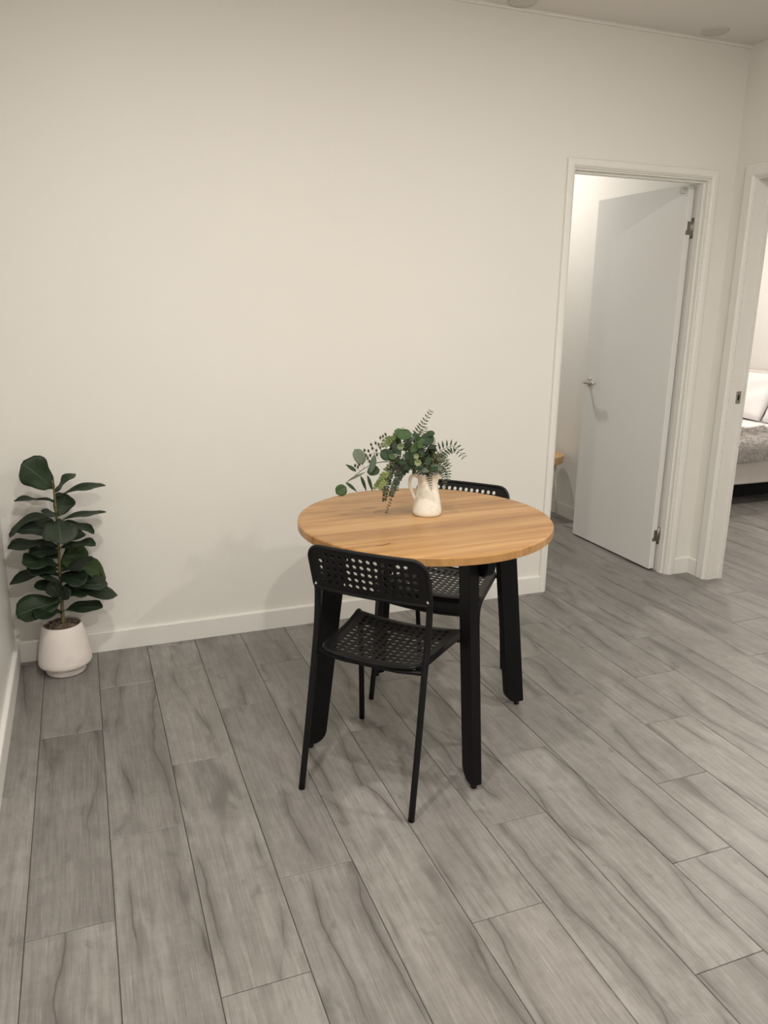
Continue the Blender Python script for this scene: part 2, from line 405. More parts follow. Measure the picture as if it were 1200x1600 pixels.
# casing on the far sides
casing('trim_3', 2.522, 3.312, 2.058, 0.040, lambda s, z, q: Vector((s, WT + q, z)), 'white casing around the flush door on its far side')
casing('trim_4', -0.935, -0.140, 2.058, 0.062, lambda s, z, q: Vector((W + WT + q, s, z)), 'white casing of the bedroom doorway on the bedroom side')
# strike plate on the far jamb of the bedroom doorway
sp = obj('strike_plate', bbox(W + 0.040, W + 0.072, -0.1522, -0.1500, 0.966, 1.030, 0.0008, 1), M['dark_metal'], tr2); sp['label'] = 'dark steel strike plate'
obj('latch_hole', bbox(W + 0.050, W + 0.062, -0.1526, -0.1520, 0.984, 1.012), M['dark'], sp)
# shadow bead along the ceiling and in the corner
bm = bmesh.new(); prism(bm, [(0, 0), (0.012, 0), (0.014, 0.006), (0.012, 0.014), (0, 0.014)], 0, 1, lambda p, q, t: Vector((W * t, -p, HC - 0.014 + q))); fix_normals(bm)
struct('trim_5', bm, M['trim'], 'thin white bead between the blank wall and the ceiling', 'trim')

# ------------------------------------------------------------------ the flush door, open at a right angle
DX0, DX1, DY0, DY1, DZ0, DZ1 = 3.257, 3.292, 0.080, 0.828, 0.010, 2.042
d1 = struct('door_1', bbox(DX0, DX1, DY0, DY1, DZ0, DZ1, 0.0015, 1), M['door'], 'plain white flush door standing open with a lever handle', 'door')
def handle(side):
    s = -1 if side < 0 else 1
    x = DX0 if s < 0 else DX1
    cy, cz = 0.772, 0.995
    bm = bmesh.new(); lathe(bm, [(0.0, 0.010), (0.014, 0.010), (0.025, 0.008), (0.027, 0.004), (0.027, 0)], 24, False, False)
    bm.transform(Matrix.Translation((x, cy, cz)) @ Matrix.Rotation(s * PI / 2, 4, 'Y')); fix_normals(bm)
    r = obj('handle_rose', bm, M['chrome'], d1, True)
    bm = bmesh.new()
    pts = catmull([(x + s * 0.006, cy, cz), (x + s * 0.035, cy, cz), (x + s * 0.050, cy - 0.010, cz), (x + s * 0.052, cy - 0.05, cz), (x + s * 0.050, cy - 0.115, cz)], 5)
    tube(bm, pts, [0.0095] * (len(pts) - 6) + [0.009, 0.009, 0.0085, 0.0085, 0.008, 0.008], 12)
    obj('lever', bm, M['chrome'], r, True)
handle(-1); handle(1)
def hinge(z):
    bm = bmesh.new()
    tube(bm, [(3.2975, 0.079, z - 0.048), (3.2975, 0.079, z + 0.048)], 0.0055, 10)
    h = obj('hinge', bm, M['dark_metal'], d1, True)
    bm = bmesh.new()
    for s0, s1 in ((-0.05, -0.03), (-0.026, 0.026), (0.03, 0.05)): box(bm, 3.2998, 3.3015, 0.050 if abs(s0) > 0.028 else 0.056, 0.080, z + s0, z + s1)
    obj('hinge_leaf', bm, M['chrome'], h)
    bm = bmesh.new(); box(bm, 3.270, 3.296, 0.0778, 0.0798, z - 0.032, z + 0.032); box(bm, 3.262, 3.276, 0.0776, 0.0798, z - 0.032, z - 0.012)
    obj('hinge_leaf', bm, M['dark_metal'], h)
    for dz in (-0.04, 0.0, 0.04):
        bm = bmesh.new(); lathe(bm, [(0.003, 0), (0.0025, 0.001)], 8, True, True); bm.transform(Matrix.Translation((3.2998, 0.060, z + dz)) @ Matrix.Rotation(-PI / 2, 4, 'Y'))
        obj('screw', bm, M['dark_metal'], h)
hinge(1.835); hinge(0.205)
obj('top_catch', bbox(3.236, 3.257, 0.10, 0.125, 2.000, 2.030, 0.002, 1), M['disc'], d1)

# ------------------------------------------------------------------ ceiling plates and downlight fittings
def plate(x, y, r, label):
    t = empty('ceiling_cover_plate', (x, y, HC))
    bm = bmesh.new(); lathe(bm, [(r, 0), (r, -0.004), (r * 0.94, -0.007), (r * 0.9, -0.007)], 36, False, False); fix_normals(bm); obj('rim', bm, M['disc'], t, True)
    bm = bmesh.new(); lathe(bm, [(r * 0.9, -0.0065), (0.001, -0.0075)], 36, False, True); fix_normals(bm); obj('cover', bm, M['disc'], t, True)
    tag(t, label, 'ceiling plate', 'round ceiling plates along the blank wall')
plate(3.152, -0.100, 0.058, 'round grey ceiling plate near the corner above the flush door')
plate(2.168, -0.070, 0.058, 'round grey ceiling plate cut by the top edge of the photo')
M['lens'] = NT('downlight_lens').m
_b = M['lens'].node_tree.nodes['Principled BSDF']; _b.inputs['Emission Color'].default_value = (1, 0.9, 0.76, 1); _b.inputs['Emission Strength'].default_value = 6
_labels = ['recessed ceiling downlight nearest the potted fig', 'recessed ceiling downlight nearest the bedroom doorway', 'recessed ceiling downlight behind the viewer by the left wall', 'recessed ceiling downlight behind the viewer by the right wall',
           'recessed ceiling downlight in the small room', 'round ceiling light just inside the bedroom', 'round ceiling light over the bed']
for (x, y), lab, rr in zip(MAIN_LIGHTS + ROOM_LIGHTS + BED_LIGHTS, _labels, (0.05,) * 4 + (0.065,) + (0.105,) * 2):
    t = empty('ceiling_downlight', (x, y, HC))
    bm = bmesh.new(); lathe(bm, [(rr + 0.012, 0), (rr + 0.012, -0.004), (rr + 0.004, -0.006), (rr, -0.004), (rr, 0)], 32, False, False); fix_normals(bm); obj('trim_ring', bm, M['white_metal'], t, True)
    bm = bmesh.new(); lathe(bm, [(rr, -0.002), (0.001, -0.002)], 32, False, True); obj('lens', bm, M['lens'], t)
    tag(t, lab, 'downlight', 'ceiling lights')
#OBJECTS
# ------------------------------------------------------------------ round table
TC = Vector((1.368, -1.009, 0)); TH = 0.767; TR = 0.420; TT = 0.027
table = empty('round_table', TC, math.radians(1.5))
tag(table, 'small round table with honey-coloured wooden top and black legs', 'table')
seams = [0.50, 0.285, 0.145, -0.065, -0.195, -0.325, -0.50]
def rim_prof(r):   # radial inset at heights: eased lower edge, small step and round-over on top
    return [(r - 0.0015, TH - TT), (r, TH - TT + 0.0015), (r, TH - 0.004), (r - 0.0012, TH - 0.0015), (r - 0.0035, TH - 0.0004), (r - 0.006, TH - 0.0009), (r - 0.008, TH)]
for a, b in zip(seams, seams[1:]):
    y1, y0 = a - 0.0005, b + 0.0005
    prof = rim_prof(TR); rings = []
    bm = bmesh.new()
    for rr, z in prof:
        ya, yb = max(y0, -rr + 1e-4) if y0 < -0.4 else y0, min(y1, rr - 1e-4) if y1 > 0.4 else y1
        t0, t1 = math.asin(max(-1, ya / rr)), math.asin(min(1, yb / rr)); n = 18
        pts = [(rr * math.cos(t0 + (t1 - t0) * i / n), rr * math.sin(t0 + (t1 - t0) * i / n)) for i in range(n + 1)]
        pts += [(-x, y) for x, y in reversed(pts)]
        rings.append([bm.verts.new((x, y, z)) for x, y in pts])
    m = len(rings[0])
    for r0, r1 in zip(rings, rings[1:]):
        for i in range(m): bm.faces.new((r0[i], r0[(i + 1) % m], r1[(i + 1) % m], r1[i]))
    bm.faces.new(rings[0][::-1]); bm.faces.new(rings[-1])
    bmesh.ops.remove_doubles(bm, verts=bm.verts, dist=1e-5); fix_normals(bm)
    obj('top_board', bm, M['acacia'], table)
# a dark knot crack let into the front board
bm = bmesh.new()
kp = [(-0.272, -0.232), (-0.258, -0.2335), (-0.245, -0.231), (-0.232, -0.2265), (-0.220, -0.2215), (-0.214, -0.2205), (-0.222, -0.2255), (-0.234, -0.2305), (-0.246, -0.235), (-0.258, -0.2365)]
prism(bm, kp, TH - 0.001, TH + 0.0002, lambda x, y, z: Vector((x, y, z))); fix_normals(bm)
M['knot'] = NT('knot').set((0.045, 0.026, 0.013), 0.6)
k = obj('knot_crack', bm, M['knot'], table); k['label'] = 'dark knot crack in the wood'
for q in range(4):
    a = q * PI / 2
    R = Matrix.Rotation(a, 3, 'Z')
    zt = TH - TT
    # leg board: outer edge from r=.338 (top) to .427 (floor), inner lower corner rounded
    def ro(z): return 0.340 + (0.427 - 0.340) * (1 - z / zt)
    pts = [(ro(zt) - 0.070, zt), (ro(zt), zt), (ro(0.020), 0.020), (ro(0.018) - 0.004, 0.017)]
    cx, cz, cr = ro(0.055) - 0.068 + 0.044, 0.017 + 0.050, 0.046
    for i in range(9):
        t = -PI / 2 - (PI / 2) * i / 8
        pts.append((cx + cr * math.cos(t), cz + 0.050 * math.sin(t)))
    bm = bmesh.new(); prism(bm, pts, -0.0165, 0.0165, lambda x, z, t: R @ Vector((x, t, z))); fix_normals(bm)
    bmesh.ops.bevel(bm, geom=[e for e in bm.edges if e.calc_face_angle(0) > 0.7], offset=0.0022, segments=2, affect='EDGES', profile=0.5)
    leg = obj('leg', bm, M['black_wood'], table)
    bm = bmesh.new(); lathe(bm, [(0.007, 0.0), (0.0100, 0.002), (0.0100, 0.008), (0.006, 0.012), (0.004, 0.019)], 16, True, True)
    bm.transform(Matrix.Translation(R @ Vector((0.404, 0, 0)))); fix_normals(bm); obj('foot', bm, M['black_metal'], leg, True)
    # rail beside the leg with a rounded outer lower corner
    rp = [(0.0, zt), (0.393, zt), (0.393, zt - 0.018)]
    for i in range(1, 9):
        t = -(PI / 2) * i / 8
        rp.append((0.345 + 0.048 * math.cos(t), zt - 0.018 + 0.046 * math.sin(t)))
    rp.append((0.0, zt - 0.064))
    bm = bmesh.new(); prism(bm, rp, 0.0170, 0.0450, lambda x, z, t: R @ Vector((x, t, z))); fix_normals(bm)
    bmesh.ops.bevel(bm, geom=[e for e in bm.edges if e.calc_face_angle(0) > 0.7], offset=0.0015, segments=1, affect='EDGES')
    obj('rail', bm, M['black_wood'], table)

# ------------------------------------------------------------------ perforated chairs
def rounded_outline(x0, x1, y0, y1, rads, n=6):
    # rads: bl, br, tr, tl ; returns CCW list
    out = []
    for (cx, cy, r, a0) in ((x0, y0, rads[0], PI), (x1, y0, rads[1], 1.5 * PI), (x1, y1, rads[2], 0), (x0, y1, rads[3], 0.5 * PI)):
        ox = cx + r if cx == x0 else cx - r; oy = cy + r if cy == y0 else cy - r
        for i in range(n + 1):
            t = a0 + (PI / 2) * i / n
            out.append((ox + r * math.cos(t), oy + r * math.sin(t)))
    return out
def ray_outline(out, cx, cy, dx, dy):
    best = None
    for i in range(len(out)):
        ax, ay = out[i]; bx_, by_ = out[(i + 1) % len(out)]
        ex, ey = bx_ - ax, by_ - ay
        det = dx * (-ey) + dy * ex
        if abs(det) < 1e-12: continue
        t = ((ax - cx) * (-ey) + (ay - cy) * ex) / det
        s = (dx * (ay - cy) - dy * (ax - cx)) / det
        if t > 0 and -1e-6 <= s <= 1 + 1e-6 and (best is None or t < best): best = t
    return (cx + dx * best, cy + dy * best)
def perforated(gx0, gx1, gy0, gy1, nx, ny, hole, outline, mapf, skip=()):
    bm = bmesh.new(); cache = {}
    def V(x, y):
        key = (round(x, 6), round(y, 6))
        if key not in cache: cache[key] = bm.verts.new((key[0], key[1], 0))
        return cache[key]
    px, py = (gx1 - gx0) / nx, (gy1 - gy0) / ny; NS = 12
    for i in range(nx):
        for j in range(ny):
            x0, y0 = gx0 + px * i, gy0 + py * j; cx, cy = x0 + px / 2, y0 + py / 2
            per = []
            for (ax, ay, bx_, by_) in ((x0, y0, x0 + px, y0), (x0 + px, y0, x0 + px, y0 + py), (x0 + px, y0 + py, x0, y0 + py), (x0, y0 + py, x0, y0)):
                for q in range(3): per.append((ax + (bx_ - ax) * q / 3, ay + (by_ - ay) * q / 3))
            ov = [V(*p) for p in per]
            if (i, j) in skip: bm.faces.new(ov); continue
            iv = [V(cx + hole * math.cos(-0.75 * PI + 2 * PI * q / NS), cy + hole * math.sin(-0.75 * PI + 2 * PI * q / NS)) for q in range(NS)]
            for q in range(NS): bm.faces.new((ov[q], ov[(q + 1) % NS], iv[(q + 1) % NS], iv[q]))
    # border strip to the rounded outline
    per = []
    for i in range(nx):
        for q in range(3): per.append((gx0 + px * (i + q / 3), gy0))
    for j in range(ny):
        for q in range(3): per.append((gx1, gy0 + py * (j + q / 3)))
    for i in range(nx):
        for q in range(3): per.append((gx1 - px * (i + q / 3), gy1))
    for j in range(ny):
        for q in range(3): per.append((gx0, gy1 - py * (j + q / 3)))
    ccx, ccy = (gx0 + gx1) / 2, (gy0 + gy1) / 2
    o_pts = []
    for x, y in per:
        # push out along the direction scaled to the rectangle so corners map to corners
        dx, dy = (x - ccx), (y - ccy)
        o_pts.append(ray_outline(outline, ccx, ccy, dx, dy))
    n = len(per); STEPS = 4; prev = [V(*p) for p in per]
    for s in range(1, STEPS + 1):
        cur = [bm.verts.new((per[i][0] + (o_pts[i][0] - per[i][0]) * s / STEPS, per[i][1] + (o_pts[i][1] - per[i][1]) * s / STEPS, 0)) for i in range(n)]
        for i in range(n): bm.faces.new((prev[i], prev[(i + 1) % n], cur[(i + 1) % n], cur[i]))
        prev = cur
    rim = [Vector(mapf(*p)) for p in o_pts]
    for v in bm.verts: v.co = Vector(mapf(v.co.x, v.co.y))
    return bm, rim
def make_chair():
    t = empty('perforated_chair')
    # back rest panel
    def mb(u, v):    # u across, v up
        return (u, -0.126 - (v - 0.632) * 0.32 - 0.014 * (1 - (u / 0.19) ** 2), v)
    nx, ny = 14, 5
    ol = rounded_outline(-0.185, 0.185, 0.632, 0.776, (0.012, 0.012, 0.042, 0.042))
    bm, rim = perforated(-0.159, 0.159, 0.650, 0.763, nx, ny, 0.0070, ol, mb, {(0, 4), (13, 4)})
    fix_normals(bm); br = obj('backrest', bm, M['black_plastic'], t, False)
    md = br.modifiers.new('thickness', 'SOLIDIFY'); md.thickness = 0.005; md.offset = 0
    bm = bmesh.new(); tube(bm, rim, 0.0062, 8, closed=True); fix_normals(bm); obj('rim', bm, M['black_plastic'], br, True)
    # seat panel with a waterfall front
    def ms(u, v):    # v: -0.148 .. 0.235 arc length towards the front
        f = (v + 0.140) / 0.33; wd = 0.84 + 0.16 * min(1, max(0, f)); x = u * wd
        z = 0.447 - 0.016 * (1 - (u / 0.195) ** 2) - 0.006 * math.sin(PI * min(1, max(0, f)))
        if v <= 0.155: return (x, v, z + 0.010 * max(0, (v - 0.08) / 0.075) ** 2 * 0.4)
        r = 0.038; a = min((v - 0.155) / r, PI / 2 * 0.92); rest = max(0, (v - 0.155) - r * PI / 2 * 0.92)
        z = z + 0.004
        return (x, 0.155 + r * math.sin(a) + rest * 0.12, z - r * (1 - math.cos(a)) - rest)
    ol = rounded_outline(-0.187, 0.187, -0.148, 0.232, (0.030, 0.030, 0.018, 0.018))
    bm, rim = perforated(-0.160, 0.160, -0.122, 0.150, 12, 11, 0.0080, ol, ms)
    fix_normals(bm); st = obj('seat', bm, M['black_plastic'], t, False)
    md = st.modifiers.new('thickness', 'SOLIDIFY'); md.thickness = 0.003; md.offset = 0
    bm = bmesh.new(); tube(bm, rim, 0.0058, 8, closed=True); fix_normals(bm); obj('rim', bm, M['black_plastic'], st, True)
    for s in (-1, 1):
        bm = bmesh.new()
        pts = catmull([(s * 0.183, -0.230, 0.001), (s * 0.181, -0.186, 0.22), (s * 0.179, -0.148, 0.42), (s * 0.1795, -0.130, 0.52), (s * 0.180, -0.123, 0.60), (s * 0.180, -0.126, 0.65), (s * 0.180, -0.139, 0.71)], 6)
        tube(bm, pts, 0.0098, 12); obj('back_leg', bm, M['black_metal'], t, True)
        bm = bmesh.new()
        pts = catmull([(s * 0.201, 0.232, 0.001), (s * 0.193, 0.209, 0.20), (s * 0.187, 0.188, 0.36)], 5)[:-1] + catmull([(s * 0.187, 0.188, 0.36), (s * 0.184, 0.178, 0.402), (s * 0.181, 0.146, 0.4275), (s * 0.176, 0.09, 0.4325), (s * 0.167, 0.0, 0.4325), (s * 0.154, -0.130, 0.4325)], 6)
        tube(bm, pts, 0.0098, 12); obj('front_leg', bm, M['black_metal'], t, True)
        bm = bmesh.new(); lathe(bm, [(0.0005, 0.0), (0.004, 0.0), (0.0052, 0.0018), (0.0052, 0.003)], 12, False, True)
        bm.transform(Matrix.Translation((s * 0.180, -0.126, 0.647)) @ Matrix.Rotation(PI / 2, 4, 'X') @ Matrix.Translation((0, 0, 0.007))); obj('screw', bm, M['screw'], t)
        for yy in (-0.105, 0.10):
            bm = bmesh.new(); lathe(bm, [(0.004, 0), (0.009, 0.003), (0.010, 0.009), (0.008, 0.016)], 14, True, True)
            bm.transform(Matrix.Translation((s * 0.145, yy, 0.414))); obj('stacking_bumper', bm, M['black_plastic'], t, True)
    bm = bmesh.new(); tube(bm, [(-0.178, -0.143, 0.431), (-0.09, -0.132, 0.4155), (0.09, -0.132, 0.4155), (0.178, -0.143, 0.431)], 0.0075, 10); obj('crossbar', bm, M['black_metal'], t, True)
    return t
def copy_thing(o):
    def rec(x, par):
        c = x.copy(); link(c, par)
        for ch in [k_ for k_ in x.children]: rec(ch, c)
        return c
    return rec(o, None)
ch1 = make_chair(); ch2 = copy_thing(ch1)
ch1.location = (1.166, -1.207, 0); ch1.rotation_euler = (0, 0, math.radians(-45.4))
ch2.location = (1.576, -0.756, 0); ch2.rotation_euler = (0, 0, math.radians(135.3))
tag(ch1, 'black perforated chair in front of the table with its back to the viewer', 'chair', 'black perforated chairs at the round table')
tag(ch2, 'black perforated chair behind the table, mostly hidden, facing the viewer', 'chair', 'black perforated chairs at the round table')

# ------------------------------------------------------------------ leaves
FID = [(0, .07), (.08, .22), (.2, .55), (.35, .70), (.48, .78), (.62, .95), (.75, 1.0), (.86, .90), (.94, .66), (1, .16)]
def interp(t, tab):
    for (a, x), (b, y) in zip(tab, tab[1:]):
        if t <= b: return x + (y - x) * (t - a) / (b - a)
    return tab[-1][1]
def leaf_bm(bm, base, tip, nrm, width, bend=0.0, cup=0.1, wave=0.0, shape='fiddle', nu=9, nv=4, ph=0.0, twist=0.0):
    base, tip, nrm = Vector(base), Vector(tip), Vector(nrm)
    ax = tip - base; L = ax.length; d = ax.normalized(); sd = d.cross(nrm).normalized(); n = sd.cross(d).normalized()
    uvl = bm.loops.layers.uv.verify(); grid = []
    for i in range(nu + 1):
        t = i / nu
        if shape == 'fiddle': wv = interp(t, FID)
        elif shape == 'round': wv = math.sqrt(max(0.0, 1 - (2 * t - 1) ** 2)) * 0.96 + 0.04
        elif shape == 'lance': wv = math.sin(PI * min(1, t ** 0.8)) ** 1.1 + 0.03
        else: wv = math.sin(PI * t) ** 0.7 + 0.03
        tw = twist * t
        s2 = sd * math.cos(tw) + n * math.sin(tw); n2 = n * math.cos(tw) - sd * math.sin(tw)
        row = []
        for j in range(nv + 1):
            q = 2 * j / nv - 1
            off = n2 * (bend * L * (t * t * -1.0 + 0.6 * t) * 2 + cup * width * q * q * wv + wave * width * math.sin(t * 9 + ph + (1.7 if q > 0 else 0)) * q * q)
            row.append((bm.verts.new(base + ax * t + s2 * (q * width * 0.5 * wv) + off), (t, j / nv)))
        grid.append(row)
    for i in range(nu):
        for j in range(nv):
            q = (grid[i][j], grid[i + 1][j], grid[i + 1][j + 1], grid[i][j + 1])
            f = bm.faces.new([x[0] for x in q]); f.smooth = True
            for lp, x in zip(f.loops, q): lp[uvl].uv = x[1]
def leaf(parent, base, tip, nrm, width, mat, name='leaf', **kw):
    bm = bmesh.new(); leaf_bm(bm, base, tip, nrm, width, **kw)
    o = obj(name, bm, M[mat], parent)
    md = o.modifiers.new('thickness', 'SOLIDIFY'); md.thickness = 0.0009; md.offset = 0
    return o

# ------------------------------------------------------------------ potted fiddle-leaf fig
fig = empty('potted_fiddle_leaf_fig', (0.190, -0.146, 0))
tag(fig, 'fiddle-leaf fig in a squat white pot standing in the corner', 'potted plant')
bm = bmesh.new()
lathe(bm, [(0.066, 0.0), (0.073, 0.002), (0.0755, 0.008), (0.0755, 0.030), (0.078, 0.034), (0.092, 0.036), (0.0985, 0.040), (0.1015, 0.048), (0.1010, 0.060), (0.094, 0.105), (0.0845, 0.160), (0.0755, 0.203), (0.0735, 0.206), (0.0705, 0.206), (0.069, 0.203), (0.0715, 0.185), (0.072, 0.175)], 56)
fix_normals(bm); obj('pot', bm, M['pot'], fig, True)
bm = bmesh.new(); lathe(bm, [(0.0745, 0.190), (0.05, 0.195), (0.02, 0.199), (0.001, 0.200)], 36, True, True)
rs = random.Random(3)
for i in range(230):
    a, r = rs.uniform(0, 2 * PI), 0.066 * math.sqrt(rs.random()); s = rs.uniform(0.003, 0.0065)
    bmesh.ops.create_icosphere(bm, subdivisions=1, radius=s, matrix=Matrix.Translation((r * math.cos(a), r * math.sin(a), 0.1975 + rs.uniform(-0.001, 0.003))) @ Matrix.Rotation(rs.uniform(0, 3), 4, (rs.random(), rs.random(), 1)) @ Matrix.Diagonal((1.5, 0.9, 0.7, 1)))
o = obj('soil', bm, M['soil'], fig); o['kind'] = 'stuff'; o['label'] = 'brown bark chips'
bm = bmesh.new()
TRK = [(0.004, 0.0, 0.185), (0.007, 0.004, 0.28), (0.010, 0.004, 0.40), (0.015, 0.004, 0.52), (0.019, 0.004, 0.64), (0.019, 0.004, 0.74), (0.017, 0.004, 0.785)]
tp = catmull(TRK, 5); tube(bm, tp, [0.0075 - 0.004 * i / (len(tp) - 1) for i in range(len(tp))], 9); obj('trunk', bm, M['trunk'], fig, True)
FIG = [
    ((0.017, 0.004, 0.755), (-0.076, -0.03, 0.864), (0.1, -1, 0.5), 0.118, '', 0.05),
    ((0.022, 0.004, 0.737), (0.097, 0.03, 0.803), (-0.6, -0.15, 0.75), 0.08, '', 0.05),
    ((0.025, 0.004, 0.72), (0.201, -0.02, 0.769), (0, -0.1, 1), 0.075, '', 0.1),
    ((0.014, 0.004, 0.703), (-0.12, 0.0, 0.724), (0, 0.08, 1), 0.075, '', 0.1),
    ((0.022, 0.004, 0.642), (0.062, 0.05, 0.717), (0.1, -1, 0.1), 0.078, '', 0.0),
    ((0.015, 0.004, 0.643), (-0.154, -0.02, 0.626), (0, -0.1, 1), 0.085, '', 0.3),
    ((0.018, 0.004, 0.624), (0.198, 0.02, 0.646), (0, 0, 1), 0.07, '', 0.05),
    ((0.021, 0.004, 0.61), (0.153, 0.0, 0.579), (0, -0.2, 1), 0.075, '', 0.15),
    ((0.013, 0.004, 0.577), (-0.121, -0.05, 0.624), (0, -0.45, 1), 0.085, 'g', 0.1),
    ((0.023, 0.004, 0.631), (0.032, -0.12, 0.58), (0, -0.5, 0.9), 0.118, 'g', 0.15),
    ((0.015, 0.004, 0.522), (-0.155, -0.03, 0.56), (0, -0.15, 1), 0.09, '', 0.15),
    ((0.018, 0.004, 0.512), (0.149, -0.02, 0.534), (0, -0.1, 1), 0.08, '', 0.1),
    ((0.012, 0.004, 0.488), (-0.114, 0.04, 0.488), (0, -0.1, 1), 0.08, '', 0.1),
    ((0.011, 0.004, 0.447), (-0.104, -0.07, 0.505), (0, -0.45, 1), 0.1, '', 0.15),
    ((0.009, 0.004, 0.404), (-0.166, 0.0, 0.425), (0, -0.2, 1), 0.075, '', 0.3),
    ((0.016, 0.004, 0.422), (0.103, 0.07, 0.5), (-0.1, -1, 0.2), 0.085, 'l', 0.0),
    ((0.019, 0.004, 0.453), (0.193, 0.05, 0.376), (0.3, -0.6, 0.8), 0.095, 'l', 0.2),
    ((0.014, 0.004, 0.417), (0.134, -0.09, 0.484), (0, -0.5, 1), 0.07, 'g', 0.05),
    ((0.015, 0.004, 0.387), (0.169, 0.03, 0.373), (0, -0.4, 1), 0.1, '', 0.1),
    ((0.014, 0.004, 0.349), (0.178, -0.05, 0.374), (0, -0.35, 1), 0.08, 'g', 0.1),
    ((0.012, 0.004, 0.324), (0.218, 0.0, 0.309), (0, -0.25, 1), 0.09, '', 0.1),
    ((0.002, 0.004, 0.309), (-0.025, -0.05, 0.395), (0.2, -1, 0.4), 0.06, 'g', 0.05),
    ((0.005, 0.004, 0.309), (0.041, -0.06, 0.362), (-0.2, -1, 0.5), 0.055, 'g', 0.05),
    ((0.007, 0.004, 0.296), (-0.151, -0.06, 0.29), (-0.1, -0.7, 0.8), 0.115, '', 0.1),
    ((0.009, 0.004, 0.255), (-0.083, -0.1, 0.291), (0, -0.4, 1), 0.08, 'l2', 0.1),
    ((0.01, 0.004, 0.255), (0.155, -0.03, 0.273), (0, -0.3, 1), 0.078, 'l2', 0.1),
    ((0.006, 0.004, 0.372), (-0.053, -0.05, 0.432), (0, -0.5, 1), 0.075, '', 0.1),
    ((0.022, 0.004, 0.656), (-0.015, -0.06, 0.669), (0, -0.6, 0.8), 0.06, 'g', 0.05),
    ((0.014, 0.004, 0.475), (-0.070, 0.06, 0.505), (0, -0.3, 1), 0.08, '', 0.1),
    ((0.018, 0.004, 0.545), (0.105, 0.07, 0.565), (0.1, -0.6, 1), 0.085, '', 0.1),
    ((0.010, 0.004, 0.400), (0.100, -0.07, 0.395), (0, -0.5, 1), 0.085, '', 0.1),
    ((0.010, 0.004, 0.430), (-0.100, -0.03, 0.455), (0, -0.5, 1), 0.085, '', 0.1),
    ((0.015, 0.004, 0.500), (-0.085, -0.04, 0.525), (0, -0.3, 1), 0.085, '', 0.1),
    ((0.010, 0.004, 0.355), (0.105, -0.04, 0.335), (0, -0.4, 1), 0.085, '', 0.1),
    ((0.010, 0.004, 0.340), (-0.080, -0.02, 0.385), (0.1, -0.5, 1), 0.06, '', 0.1),
    ((0.018, 0.004, 0.600), (-0.080, 0.05, 0.610), (0, -0.4, 1), 0.085, '', 0.1),
    ((0.010, 0.004, 0.300), (-0.130, -0.02, 0.268), (0, -0.3, 1), 0.085, '', 0.1),
]
FM = {'': 'fig_leaf', 'g': 'fig_leaf_grey', 'l': 'fig_leaf_light', 'l2': 'fig_leaf'}
for i, (b, t, n, wd, mt, bend) in enumerate(FIG):
    b = Vector(b); t = Vector(t)
    leaf(fig, b, t, n, wd * 1.08, FM[mt], bend=bend, cup=0.10, wave=0.07, ph=i * 1.7, nu=11, nv=6)

# ------------------------------------------------------------------ cream pitcher
pit = empty('ceramic_pitcher', (1.393, -0.970, TH), -0.366)
tag(pit, 'cream glazed ceramic pitcher on the round table holding greenery', 'pitcher')
def spout(v, a):
    z = v.z
    if z > 0.095:
        f = min(1, (z - 0.095) / 0.043); k = max(0, math.cos(a)) ** 8
        v.x += 0.014 * f * f * k; v.z += 0.006 * f * k; v.y *= 1 - 0.25 * k * f
    return v
bm = bmesh.new()
lathe(bm, [(0.040, 0.0), (0.0465, 0.001), (0.0492, 0.006), (0.0492, 0.016), (0.0475, 0.028), (0.0435, 0.050), (0.0390, 0.072), (0.0345, 0.092), (0.0325, 0.108), (0.0330, 0.122), (0.0355, 0.134), (0.0368, 0.1385),
           (0.0355, 0.1395), (0.0330, 0.133), (0.0305, 0.120), (0.0300, 0.106), (0.036, 0.075), (0.044, 0.02), (0.002, 0.008)], 44, True, True, warp=spout)
fix_normals(bm); obj('body', bm, M['pitcher'], pit, True)
bm = bmesh.new()
pts = catmull([(-0.031, 0, 0.127), (-0.044, 0, 0.134), (-0.057, 0, 0.126), (-0.061, 0, 0.105), (-0.054, 0, 0.080), (-0.045, 0, 0.060), (-0.038, 0, 0.046)], 5)
tube(bm, pts, [0.0052 + 0.002 * abs(2 * i / (len(pts) - 1) - 1) for i in range(len(pts))], 10); obj('handle', bm, M['pitcher'], pit, True)

